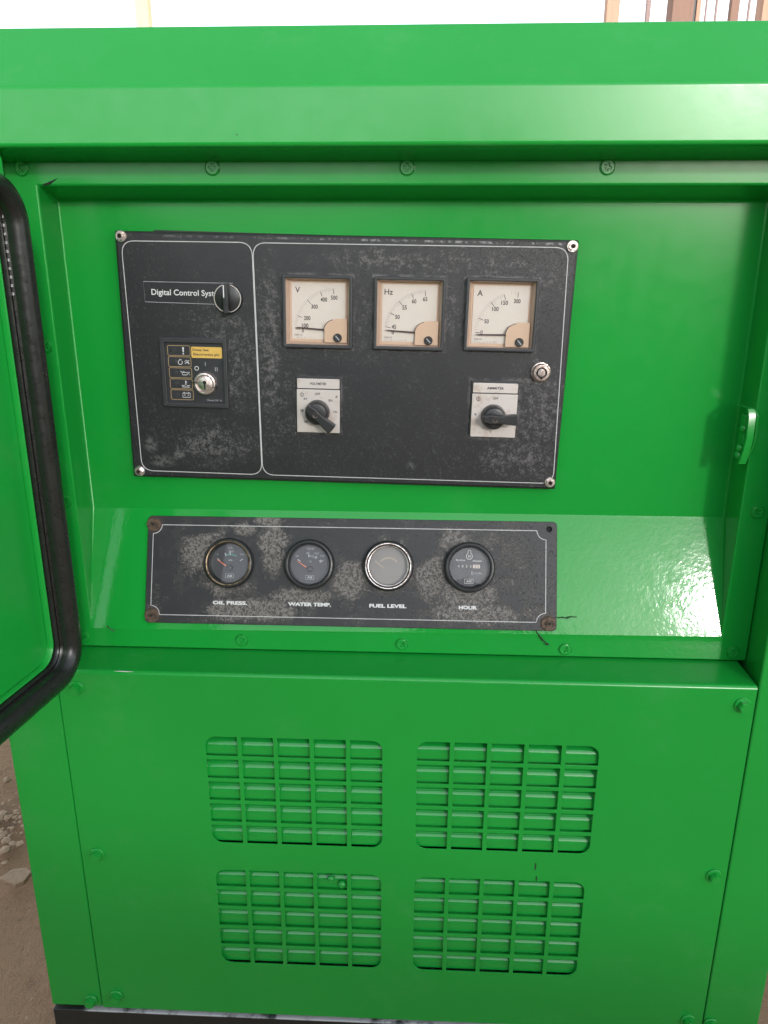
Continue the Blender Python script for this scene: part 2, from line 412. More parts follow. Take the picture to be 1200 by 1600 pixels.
# loose rubble on the earth left of the cabinet
def rock_mesh(r, seed, flat=.6):
    q = random.Random(seed); bm = bmesh.new(); bmesh.ops.create_icosphere(bm, subdivisions=1, radius=r)
    for v in bm.verts: v.co *= q.uniform(.7, 1.25); v.co.z *= flat
    me = bpy.data.meshes.new('stone'); bm.to_mesh(me); bm.free(); return me
def scatter(name, n, r0, r1, cx, cy, sx, sy, seed):
    q = random.Random(seed); vs, fs = [], []
    src = [rock_mesh(1, k, .6) for k in range(5)]
    for _ in range(n):
        x, y = q.gauss(cx, sx), q.gauss(cy, sy); r = q.uniform(r0, r1)*(q.random()**1.5+.35)
        s = src[q.randrange(5)]; a = q.uniform(0, 6.28); b = len(vs)
        vs += [(x+r*(v.co.x*math.cos(a)-v.co.y*math.sin(a)), y+r*(v.co.x*math.sin(a)+v.co.y*math.cos(a)), r*v.co.z*.9+.002) for v in s.vertices]
        fs += [tuple(b+i for i in p.vertices) for p in s.polygons]
    o = link(name, mesh(name, vs, fs), 'stone', sm=False); o['kind'] = 'stuff'; return o
g1 = scatter('gravel', 1100, .002, .007, -1.0, .75, .55, .8, 3)
g1['label'] = 'fine grit and chips scattered over brown earth beside the cabinet'; g1['category'] = 'gravel'
g2 = scatter('rubble', 150, .003, .011, -.905, .655, .045, .06, 5)
g2['label'] = 'patch of pale broken rubble on the earth left of the cabinet'; g2['category'] = 'rubble'
st = link('stone', prism('stone', [(-.032, -.004), (-.010, .017), (.018, .018), (.031, .004), (.020, -.020), (.004, -.026), (-.014, -.014)], 0, .012, 'z'), 'stone', loc=(-.815, .485, .004), rot=(R_(4), R_(3), R_(15)), bevel=.003)
st['label'] = 'flat pale pointed stone lying on the earth by the left corner of the cabinet'; st['category'] = 'stone'
st2 = link('stone', rock_mesh(.011, 21, .7), 'stone', loc=(-1.0, .80, .006), sm=False)
st2['label'] = 'small pale pebble on the earth above the rubble patch'; st2['category'] = 'stone'

# ---------------------------------------------------------------- background posts behind the cabinet
def post(name, x, y, wx, mat, label, wy=None, h=4.6, group='posts and bars beyond the cabinet', lean=0):
    cx = wx/2; cy = (wy or wx)/2
    me = prism(name, [(-cx, -cy), (cx, -cy), (cx, cy), (-cx, cy)], 0, h, 'z')
    o = link(name, me, mat, loc=(x, y, -.02), rot=(0, R_(lean), 0), bevel=.004); o['label'] = label; o['category'] = 'post' if 'post' in name else 'bar'; o['group'] = group; return o
def bx(px, Y):      # X at distance Y for an image column of the top strip (calibrated from the camera)
    d = (px-600)*x2+785*u2+foc*fw; return d.x*(Y+.765)/d.y
Yp = 5.0
def postpx(name, p0, p1, mat, label, Y=Yp, **k): a, b = bx(p0, Y), bx(p1, Y); return post(name, (a+b)/2, Y, b-a, mat, label, **k)
postpx('timber_post', 214, 234, 'pale_post', 'pale yellow post seen over the left part of the cabinet roof')
palm = postpx('timber_post', 946, 966, 'timber', 'bleached post with frayed top, leftmost of the posts over the right side of the roof', h=3.02)
fv = []; ff = []
for k in range(16):
    a = k*.4+rnd.uniform(0, .3); l = rnd.uniform(.10, .22); q = len(fv)
    dx, dy = math.cos(a), math.sin(a)
    fv += [(dx*.02, dy*.02, 2.98), (dx*l*.6-dy*.02, dy*l*.6+dx*.02, 3.04+l*.6), (dx*l, dy*l, 3.02+l*.3), (dx*l*.6+dy*.02, dy*l*.6-dx*.02, 3.02+l*.6)]; ff.append((q, q+1, q+2, q+3))
link('frayed_top', mesh('frayed_top', fv, ff), 'timber_dark', palm, sm=False)
postpx('metal_bar', 1009, 1016, 'bar_metal', 'thin upright bar between the frayed post and the thick brown post')
postpx('timber_post', 1046, 1079, 'timber_dark', 'thickest brown post rising behind the right end of the roof')
postpx('metal_bar', 1079, 1086, 'grey_plastic', 'dark grey strip along the right side of the thick brown post')  # grey side of the thick post, built as a separate dark strip
postpx('timber_post', 1087, 1094, 'timber', 'narrow bleached batten right of the thick brown post')
postpx('metal_bar', 1101.5, 1104.5, 'bar_metal', 'first of the two thin bars right of the thick brown post')
postpx('metal_bar', 1117, 1120.5, 'bar_metal', 'second of the two thin bars right of the thick brown post')
postpx('timber_post', 1140, 1153, 'timber_dark', 'second brown post, narrower, near the right end of the roof')
postpx('metal_bar', 1168, 1171.5, 'bar_metal', 'thin bar just right of the narrower brown post')
postpx('timber_post', 1186, 1215, 'timber', 'bleached post at the far right edge above the roof')

# ---------------------------------------------------------------- the generator canopy
gen = thing('generator_canopy', 'green sheet-metal generator canopy with an open door and louvred lower panel', 'generator', (0, 0, 0))
XL, XR, YO, ZL, ZB, ZH = -.446, .4245, -.053, .7975, .3245, 1.308
YB = 2.2
# header (front face, 45 degree bevel, roof)
def fil(c, r, a0, a1, n=5): return [(c[0]+r*math.cos(R_(a0+(a1-a0)*i/n)), c[1]+r*math.sin(R_(a0+(a1-a0)*i/n))) for i in range(n+1)]
r = .004
hp = [(.02, 1.3020), (0.0, 1.3025), (YO+.010, ZH-.0015)] + fil((YO+r, ZH+r-.0005), r, 270, 180) + \
     fil((YO+.006, 1.3522), .006, 180, 135, 4) + fil((.0055, 1.4085), .006, 135, 90, 4) + [(YB, 1.4145), (YB, 1.3020)]
link('roof_hood', prof_x('roof_hood', hp, XL, XR), 'green', gen, ang=25, wn=True)
# corner posts (side panels folded round the front)
def sidepost(pts, name='corner_post'):
    return link(name, prism(name, pts, ZB, ZH+.010, 'z'), 'green', gen, bevel=.003, seg=3)
sidepost([(XL, YO), (-.3816, YO), (-.3816, -.046), (-.395, .004), (-.395, .06), (-.43, .06), (-.43, YB), (XL, YB)])
sidepost([(.3584, YO), (XR, YO), (XR, YB), (.41, YB), (.41, .06), (.372, .06), (.3675, .0035)])
link('back_panel', boxes('back_panel', [(XL+.02, XR-.02, YB-.01, YB, ZB, 1.40)]), 'green', gen)
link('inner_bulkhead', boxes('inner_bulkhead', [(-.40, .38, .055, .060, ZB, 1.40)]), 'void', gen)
# base frame
link('base_frame', boxes('base_frame', [(-.4445, .428, -.0550, YB, 0, .3205)]), 'base', gen, bevel=.0015)

# recess panel: screwed flange plus pressed tray
v = [(-.392, 0, .7987), (.3668, 0, .7987), (.3668, 0, 1.306), (-.392, 0, 1.306),        # 0-3 outer
     (-.3620, 0, .8205), (.3361, 0, .8265), (.3380, 0, 1.2820), (-.3615, 0, 1.2825),     # 4-7 lip
     (-.3655, .047, .9494), (.3410, .047, .9494), (.3405, .047, 1.2730), (-.3655, .047, 1.2735),  # 8-11 back
     (.3285, .047, .9494), (-.392, .004, .7987), (.3668, .004, .7987), (.3668, .004, 1.306), (-.392, .004, 1.306)]
f = [(0, 1, 5, 4), (1, 2, 6, 5), (2, 3, 7, 6), (3, 0, 4, 7), (8, 12, 9, 10, 11), (4, 5, 12, 8), (5, 9, 12), (5, 6, 10, 9), (6, 7, 11, 10), (7, 4, 8, 11),
     (0, 13, 14, 1), (1, 14, 15, 2)]
link('recess_panel', mesh('recess_panel', v, f), 'green_tray', gen, bevel=.0024, seg=3, ang=12)

# lower vent panel: folded ledge, front sheet with 100 openings
vents = [(-.2250, .5805, -.0310, .7205), (.0072, .5812, .2022, .7212), (-.2245, .4045, -.0320, .5425), (.0068, .4045, .2010, .5415)]
holes = []; cells = []
cr = .012
for (x0, z0, x1, z1) in vents:
    W, H = x1-x0, z1-z0; bw, bh = .0050, .0046; cw, chh = (W-4*bw)/5, (H-4*bh)/5
    for j in range(5):
        for i in range(5):
            a, b = x0+i*(cw+bw), z0+j*(chh+bh)
            rr = [.0006]*4
            if (i, j) == (0, 0): rr[0] = cr
            if (i, j) == (4, 0): rr[1] = cr
            if (i, j) == (4, 4): rr[2] = cr
            if (i, j) == (0, 4): rr[3] = cr
            holes.append(rrect(a, b, a+cw, b+chh, rr, 5)); cells.append((a, b, a+cw, b+chh))
vp = link('vent_panel', plate('vent_panel', [(-.3806, ZB), (.3574, ZB), (.3574, ZL-.0045), (-.3806, ZL-.0045)], holes, YO, YO+.0016, .0004), 'green', gen)
lp = [(YO+.0016, ZL-.0047), (YO, ZL-.0047)]+fil((YO+.0045, ZL-.0045), .0045, 180, 90, 8)+[(.003, ZL+.0002), (.003, ZL-.0014)]
link('folded_ledge', prof_x('folded_ledge', lp, -.3806, .3574), 'green', vp, ang=30, wn=True)
# louvre slats: rounded-nose blades behind each row, fins between the columns
LP = .0290
def louvre():
    f8, r_ = math.tan(R_(7)), .0110; y0, z0_ = YO+.0046, -.0120; y1, z1_ = y0+.0070*f8, z0_+.0070
    arc_ = [(y1+r_*(math.cos(R_(7))-math.cos(R_(t))), z1_+r_*(math.sin(R_(t))-math.sin(R_(7)))) for t in range(7, 71, 7)]
    ya, za = arc_[-1]
    return [(YO+.0165, .0125), (ya+(.0125-za)*1.1, .0125)]+arc_[::-1]+[(y0, z0_), (YO+.0056, -.0134), (YO+.0090, -.0142), (YO+.0165, -.0162)]
for (x0, z0, x1, z1) in vents:
    H = z1-z0; bh = .0046; chh = (H-4*bh)/5
    fins = []
    W = x1-x0; cw = (W-4*.005)/5
    for j in range(5):
        zc = z0+j*(chh+bh)+chh/2; k_ = (chh+bh)/LP
        link('louvre_slat', prof_x('louvre_slat', [(y, zc+z) for y, z in louvre()], x0-.004, x1+.004), 'green_inner', vp, ang=20)
    for i in range(6):
        xx = x0+i*(cw+.005)-.0025; fins.append((xx-.0012, xx+.0012, YO+.0018, YO+.0110, z0-.004, z1+.004))
    link('louvre_frame', boxes('louvre_frame', fins), 'green_inner', vp)
# two blobs of overspray caught on the lower left vent
for (x, z, s) in ((-.0905, .5330, .0042), (-.0775, .5255, .0048)):
    me = lathe('paint_blob', [(0, s*.7), (s*.5, s*.9), (s*.9, s*.5), (s, 0)], 14)
    link('paint_blob', me, 'green_inner', gen, loc=(x, YO+.003, z))

# phillips screws on the flange
pl = plate('s', arc(0, 0, .0062, 0, 345, 23), [[(-.0009, -.0034), (.0009, -.0034), (.0009, -.0009), (.0034, -.0009), (.0034, .0009), (.0009, .0009), (.0009, .0034), (-.0009, .0034), (-.0009, .0009), (-.0034, .0009), (-.0034, -.0009), (-.0009, -.0009)][::-1]], -.0016, -.0002, .0005)
bm = bmesh.new(); bm.from_mesh(pl)
l2 = lathe('t', [(.0073, .0001), (.0070, .0009), (.0066, .0010), (.0063, .0002), (0, .0002)], 28); bm.from_mesh(l2)
screw_me = bpy.data.meshes.new('screw'); bm.to_mesh(screw_me); bm.free()
for (x, z) in [(-.3749, 1.2977), (-.1932, 1.2978), (-.0115, 1.2973), (.1717, 1.2974), (-.3735, 1.1338), (-.3735, .9707), (-.3715, .8107), (-.1911, .8110), (-.0115, .8106), (.1687, .8088), (.3507, .8094), (.3536, .9700), (.3540, 1.1338), (.3525, 1.2974)]:
    link('screw', screw_me, 'green', gen, loc=(x, -.0002, z), rot=(0, rnd.uniform(0, 1.5), 0))
# hex bolts with washers
def bolt_mesh(flat, h, wr, wt):
    bm = bmesh.new()
    hx = prism('h', [(flat/2/math.cos(R_(30))*math.cos(R_(60*i)), flat/2/math.cos(R_(30))*math.sin(R_(60*i))) for i in range(6)], -h, -wt)
    bm.from_mesh(hx)
    bmesh.ops.bevel(bm, geom=[e for e in bm.edges if all(abs(v.co.y+h) < 1e-6 for v in e.verts)], offset=flat*.09, segments=2, affect='EDGES')
    bm.from_mesh(lathe('w', [(0, 0), (wr, 0), (wr, wt*.6), (wr-.0006, wt), (0, wt)], 28))
    me = bpy.data.meshes.new('hex_bolt'); bm.to_mesh(me); bm.free(); return me
hb = bolt_mesh(.0108, .0075, .0088, .0018)
for (x, z) in [(-.3620, .5585), (-.3615, .3440), (-.3945, .3350), (.3445, .7756), (.3430, .5578), (.3399, .3430), (.3671, .3390), (-.3613, .7764)]:
    link('hex_bolt', hb, 'green', gen, loc=(x, YO-.0002, z), rot=(rnd.uniform(-.04, .04), rnd.uniform(0, 1), rnd.uniform(-.04, .04)))

# hook bracket for the door latch, on the right wall of the recess
def strip(name, pts, wx, mat, parent, th=.0016):
    vs, fs = [], []
    for i, (x, y, z) in enumerate(pts): vs += [(x-wx/2, y-th, z), (x+wx/2, y-th, z), (x+wx/2, y+th, z), (x-wx/2, y+th, z)]
    for i in range(len(pts)-1):
        for k in range(4): j = (k+1) % 4; fs.append((4*i+k, 4*i+j, 4*i+4+j, 4*i+4+k))
    n = len(pts)-1; fs += [(0, 1, 2, 3), (4*n, 4*n+1, 4*n+2, 4*n+3)]
    return link(name, mesh(name, vs, fs), mat, parent, bevel=.0012, seg=2)
lb = strip('latch_bracket', [(.3305, .030, 1.0775), (.3318, .0000, 1.0772), (.3325, -.0030, 1.0700), (.3330, -.0035, 1.0480), (.3318, -.0025, 1.0330), (.3305, .0, 1.0210), (.3300, .004, 1.0200)], .0068, 'green', gen, .0022)
tube('hook_rod', [(.3370, .012, 1.0760), (.3382, .000, 1.0740), (.3386, -.002, 1.0690), (.3396, -.002, 1.0520), (.3392, -.002, 1.0420), (.3378, .000, 1.0330), (.3362, .003, 1.0250)], .0017, 'green', lb)
for z in (1.0560, 1.0360, 1.0285):
    link('rivet', lathe('rivet', [(0, .004), (.0025, .0035), (.004, .002), (.0042, 0)], 16), 'green', lb, loc=(.3290+(z-1.03)*.06, .006, z), rot=(0, 0, R_(-70)))
link('mounting_tab', boxes('mounting_tab', [(.3300, .3415, .004, .016, 1.030, 1.070)]), 'green', lb, bevel=.002)

# the open door: inner face seen edge-on at the left, seal round its rim
a = R_(8); dd = Vector((-math.sin(a), -math.cos(a), 0)); mm = Vector((math.cos(a), -math.sin(a), 0)); P0 = Vector((-.3454, -.1016, 0))
def D(s, h, z): p = P0+dd*s+mm*h; return (p.x, p.y, z)
def dbox(L, name):
    vs, fs = [], []
    for (s0, s1, h0, h1, z0, z1) in L:
        b = len(vs); vs += [D(s, h, z) for s in (s0, s1) for h in (h0, h1) for z in (z0, z1)]
        fs += [tuple(b+i for i in q) for q in ((0, 1, 3, 2), (4, 6, 7, 5), (0, 4, 5, 1), (2, 3, 7, 6), (0, 2, 6, 4), (1, 5, 7, 3))]
    return mesh(name, vs, fs)
door = link('door', dbox([(-.0175, .62, -.040, -.004, .806, 1.2985)], 'door'), 'green', gen, bevel=.006, seg=3)
door['label'] = 'open green door folded back on the left, seen from its inner side'
# rim lip with rounded corners carrying the seal, and the sunken inner skin
def rr_path(s0, s1, z0, z1, r, n=8):
    p = []
    for (cs, cz, a0) in ((s1-r, z0+r, 270), (s1-r, z1-r, 0), (s0+r, z1-r, 90), (s0+r, z0+r, 180)): p += arc(cs, cz, r, a0, a0+90, n)
    return p
def sweep_door(name, s0, s1, z0, z1, r, sect, mat, parent, n=10):
    P = rr_path(s0, s1, z0, z1, r, n); k = len(P); vs, fs = [], []; m_ = len(sect)
    for i in range(k):
        t = (Vector(P[(i+1) % k])-Vector(P[i-1])).normalized(); o = Vector((t.y, -t.x))
        for (q, h) in sect: p = Vector(P[i])+o*q; vs.append(D(p.x, h, p.y))
    for i in range(k):
        j = (i+1) % k
        for q in range(m_): q2 = (q+1) % m_; fs.append((i*m_+q, i*m_+q2, j*m_+q2, j*m_+q))
    return link(name, mesh(name, vs, fs), mat, parent, ang=50)
# section: (outward offset, height above the door's inner face)
sec = [(-.0125, .0), (-.0130, .0045), (-.0118, .0060), (-.0085, .0052), (-.0075, .0068), (-.0065, .0080)] + \
      [(.0100*math.cos(R_(t)), .0115+.0100*math.sin(R_(t))) for t in (195, 170, 145, 120, 95, 70, 45, 20, -5, -30, -55, -80)] + [(-.002, 0)]
sweep_door('door_seal', .001, .60, .831, 1.2715, .030, sec, 'rubber', door)
# retaining staples visible along the clip of the seal
ns = []
for k in range(11): z = 1.185+k*.0068; ns.append((.0085, .0100, .0052, .0064, z, z+.0022))
link('seal_clip', dbox(ns, 'seal_clip'), 'line_white', door)['kind'] = 'stuff'
sweep_door('door_lip', .0150, .586, .8445, 1.2575, .020, [(0, -.004), (0, .0020), (-.0006, .0026), (-.0016, .0026), (-.0022, .0020), (-.0022, -.004)], 'green', door)
link('inner_skin', dbox([(.0178, .583, -.0045, -.0028, .8475, 1.2545)], 'inner_skin'), 'green', door, bevel=.001)
for k, (z) in enumerate((.86, 1.24)):
    tube('hinge', [D(-.026, -.030, z), D(-.026, -.030, z+.05)], .007, 'green', door)

# chips, bristles and debris
def chip(name, pts, y, mat, th=.0006, parent=gen): return link(name, prism(name, pts, y-th, y), mat, parent, sm=False)
chip('paint_chip', [(-.3568, 1.2828), (-.3545, 1.2845), (-.3520, 1.2848), (-.3495, 1.2862), (-.3470, 1.2868), (-.3418, 1.2890), (-.3460, 1.2858), (-.3490, 1.2838), (-.3530, 1.2832)], -.0002, 'void')
chip('paint_scratch', [(.268, 1.3030), (.276, 1.3036), (.284, 1.3032), (.30, 1.3040), (.31, 1.3038), (.30, 1.3050), (.285, 1.3042), (.275, 1.3044)], -.0002, 'white_print')
chip('paint_scratch', [(.1428, .3972+.16), (.1440, .5580), (.1442, .5665), (.1432, .5670)], YO, 'void')
chip('paint_scratch', [(.1452, .5420), (.1464, .5430), (.1460, .5490), (.1450, .5480)], YO, 'void')
def tb(pts, r, mat='dark_green'): return tube('paint_bristle', pts, r, mat, gen, 6)
tb([(-.3430, -.002, .8255), (-.3385, -.003, .8225), (-.3343, -.0025, .8195)], .0006)
tb([(.1580, .0060, .8435), (.1680, .0055, .8440), (.1730, .0062, .8449), (.1800, .0070, .8443)], .0006)
tb([(.1640, .0055, .8450), (.1690, .0040, .8436), (.1745, .0060, .8455)], .0005)
tb([(.1330, .0030, .8340), (.1370, .0000, .8280), (.1430, -.0020, .8210), (.1475, -.0030, .8165), (.1490, -.0025, .8160)], .0007)
tb([(.1355, .0025, .8310), (.1390, -.0005, .8235), (.1440, -.0025, .8185)], .0005)
link('grit', rock_mesh(.0017, 5, .8), 'void', gen, loc=(.1482, -.003, .8158), sm=False)
# scrapes of bare primer along the ledge bend near the door
chip('paint_scratch', [(-.318, .7980), (-.312, .7984), (-.302, .7983), (-.296, .7978), (-.306, .7974)], YO-.0001, 'white_print', .0002)

# ---------------------------------------------------------------- main control panel
RY = 0.0187
cp = thing('control_panel', 'black scuffed rectangular control panel holding three square meters and rotary switches', 'control panel', (-.3053, .034, 1.2446), (0, RY, 0))
mm_ = .001
def Q(L): return [(x*mm_, -z*mm_) for x, z in L]
def hole(x0, z0, x1, z1): return [(x0*mm_, -z1*mm_), (x1*mm_, -z1*mm_), (x1*mm_, -z0*mm_), (x0*mm_, -z0*mm_)][::-1]
meters = [('V', 169.4, 38.4, 240.9, 110.4), ('Hz', 262.4, 38.2, 334.6, 110), ('A', 354.8, 37.2, 427.6, 109)]
holes = [hole(x0+3, z0+3, x1-3, z1-3) for _, x0, z0, x1, z1 in meters]
fp = plate('faceplate', round_poly(Q([(0, 0), (0, 254.8), (462, 254.5), (463.2, 0)]), [.002]*4, 4), holes, 0, .0125, .0024)
link('faceplate', fp, 'panel', cp)
bxp = plate('panel_box', Q([(36, -2.0), (36, 250), (458, 250), (459.5, 1.5)]), [], .0127, .044, 0)
link('rear_box', bxp, 'black_plastic', cp)
YF = -.00012
L1 = round_poly(Q([(6.5, 9.6), (139.0, 8.6), (143.2, 248.0), (10.6, 247.4)]), [.013]*4)
L2 = round_poly(Q([(139.9, 8.8), (453.6, 7.2), (459.0, 247.6), (144.0, 248.0)]), [.013]*4)
line('border_line', [(L1, True), (L2, True)], .0008, YF, 'line_white', cp)
bolt_s = bolt_mesh(.0072, .0050, .0058, .0018)
for x, z in [(7, 5.2), (457.0, 6), (455.2, 246.0), (8, 248)]:
    b = link('mounting_bolt', bolt_s, 'chrome', cp, loc=(x*mm_, -.0002, -z*mm_), rot=(0, rnd.random(), 0))
    link('bolt_socket', lathe('bolt_socket', [(.0024, .0003), (.0022, .0), (0, 0)], 6), 'rust', b, loc=(0, -.0050, 0))
# title box
line('title_outline', [(Q([(118.5, 48.2), (26.3, 48.4), (26.9, 68.4), (101, 69.2)]), False)], .0005, YF, 'soft_print', cp)
text('Digital Control System', .07125, -.0593, YF, 'white_print', cp, h=.0076, wdt=.0745, bold=.012)
# selector knob lying over the end of the title
kn = link('selector_knob', lathe('selector_knob', [(.0148, 0), (.0148, .003), (.0142, .0042), (.0136, .0046), (0, .0046)], 48), 'black_plastic', cp, loc=(.1134, 0, -.0630))
for a0 in (12, 192):
    line('knob_ring', [([(.0136*math.sin(R_(t)), .0136*math.cos(R_(t))) for t in range(a0, a0+157, 6)], False)], .0009, -.0048, 'chrome', kn)
link('knob_grip', prism('knob_grip', [(-.0024, -.0150), (.0026, -.0150), (.0030, .0), (.0020, .0148), (-.0020, .0148), (-.0028, 0)], -.0150, -.004), 'black_plastic', kn, bevel=.0012)
link('knob_pointer', boxes('knob_pointer', [(-.0017, -.0006, -.0153, -.0149, .001, .0130)]), 'white_print', kn)

# engine control module with indicator icons and key switch
ds = link('control_module', plate('control_module', rrect(.0400, -.1755, .1103, -.1033, .0015), [rrect(.0450, -.1710, .1058, -.1085, .0008)], -.0045, .0, .0008), 'grey_plastic', cp, label='square dark engine control module with five indicators and a key switch')
link('module_face', plate('module_face', rrect(.0449, -.1711, .1059, -.1084, .0005), [], -.0018, .0), 'dse_face', ds)
def dm(x, z): return (.040+x*mm_, -.1033-z*mm_)     # mm from the module's corner
YM = -.0019
for k in range(5):
    x0, z1 = dm(7.6+.25*k, 8.3+11.5*k); x1, z0 = x0+.0238, z1-.0102
    fr = line('indicator_outline', [(rrect(x0, z0, x1, z1, .0014, 4), True)], .00055, YM, 'gold_line', ds)
    link('indicator_lens', lathe('indicator_lens', [(0, .0006), (.0022, .0004), (.0026, .0)], 18), 'grey_plastic', ds, loc=(x0+.0068, YM+.0001, (z0+z1)/2))
    cx, cz = x0+.0165, (z0+z1)/2; S = []
    if k == 0:
        link('indicator_icon', prism('indicator_icon', [(cx-.0009, cz+.0036), (cx+.0009, cz+.0036), (cx+.0005, cz-.0016), (cx-.0005, cz-.0016)], YM-.0001, YM), 'white_print', ds, sm=False)
        S = [(arc(cx, cz-.0031, .0005, 0, 330, 8), True)]
    elif k == 1:
        S = [(arc(cx-.0040, cz-.0006, .0022, 100, 400, 14), False), ([(cx-.0050, cz+.0024), (cx-.0028, cz+.0024), (cx-.0030, cz+.0012)], False),
             ([(cx+.0005, cz), (cx+.0024, cz+.0020), (cx+.0055, cz-.0018)], False), ([(cx+.0010, cz-.0018), (cx+.0055, cz+.0018)], False), ([(cx+.0020, cz-.0008), (cx+.0045, cz-.0008), (cx+.0050, cz-.0024)], False)]
    elif k == 2:
        S = [([(cx-.0045, cz+.0020), (cx-.0030, cz+.0006), (cx-.0024, cz-.0020), (cx+.0020, cz-.0020), (cx+.0052, cz+.0012), (cx+.0020, cz+.0004), (cx-.0028, cz+.0008)], False), ([(cx-.0010, cz+.0008), (cx-.0010, cz+.0020)], False), ([(cx+.0050, cz-.0012), (cx+.0052, cz-.0020)], False)]
    elif k == 3:
        S = [([(cx, cz+.0036), (cx, cz-.0012)], False), ([(cx+.0002, cz+.0026), (cx+.0014, cz+.0026)], False), ([(cx+.0002, cz+.0012), (cx+.0014, cz+.0012)], False),
             ([(cx-.0042, cz-.0014), (cx-.0028, cz-.0020), (cx-.0012, cz-.0014)], False), ([(cx+.0012, cz-.0014), (cx+.0028, cz-.0020), (cx+.0042, cz-.0014)], False), ([(cx-.0040, cz-.0032), (cx+.0040, cz-.0032)], False)]
    else:
        S = [([(cx-.0040, cz-.0026), (cx+.0040, cz-.0026), (cx+.0040, cz+.0018), (cx-.0040, cz+.0018)], True), ([(cx-.0030, cz+.0026), (cx-.0018, cz+.0026)], False), ([(cx+.0018, cz+.0026), (cx+.0030, cz+.0026)], False),
             ([(cx-.0028, cz-.0002), (cx-.0012, cz-.0002)], False), ([(cx+.0012, cz-.0002), (cx+.0028, cz-.0002)], False)]
    line('indicator_icon', S, .0006, YM-.0001, 'white_print', ds)
x0, z1 = dm(32.6, 9.0); x1, z0 = dm(64.8, 20.4)
gl_ = link('gold_label', plate('gold_label', rrect(x0, z0, x1, z1, .0012, 4), [], YM-.0001, YM), 'gold', ds, sm=False)
text('Deep Sea', *dm(42.6, 12.4), YM-.0003, 'dark_print', ds, h=.0031, wdt=.0170, bold=.02)
text('Electronics plc', *dm(48.4, 17.0), YM-.0003, 'dark_print', ds, h=.0034, wdt=.0275, bold=.02)
line('key_position_mark', [(arc(*dm(37.4, 31.2), .0020, 0, 345, 16), True)], .0006, YM, 'white_print', ds)
line('key_position_mark', [([dm(46.6, 24.4), dm(46.8, 28.6)], False)], .0006, YM, 'soft_print', ds)
line('key_position_mark', [([dm(57.0, 29.6), dm(57.2, 33.8)], False), ([dm(58.9, 29.6), dm(59.1, 33.8)], False)], .0006, YM, 'soft_print', ds)
text('Model 501 K', *dm(55.0, 64.4), YM, 'soft_print', ds, h=.0018, wdt=.0160)
kx, kz = dm(46.4, 46.6)
ks = link('key_switch', lathe('key_switch', [(.0122, 0), (.0122, .0030), (.0112, .0052), (.0098, .0056), (.0090, .0048), (.0086, .0030), (.0082, .0030), (.0080, .0044), (.0070, .0050), (0, .0052)], 48), 'chrome', ds, loc=(kx, -.0018, kz))
link('keyhole', prism('keyhole', arc(0, .0014, .0019, -60, 240, 14)+[(-.0006, -.0060), (.0008, -.0060)], -.0054, -.0040), 'void', ks, sm=False)
link('key_notch', boxes('key_notch', [(-.0128, -.0084, -.0058, -.002, .0003, .0013), (.0086, .0128, -.0058, -.002, -.0042, -.0030)]), 'void', ks)

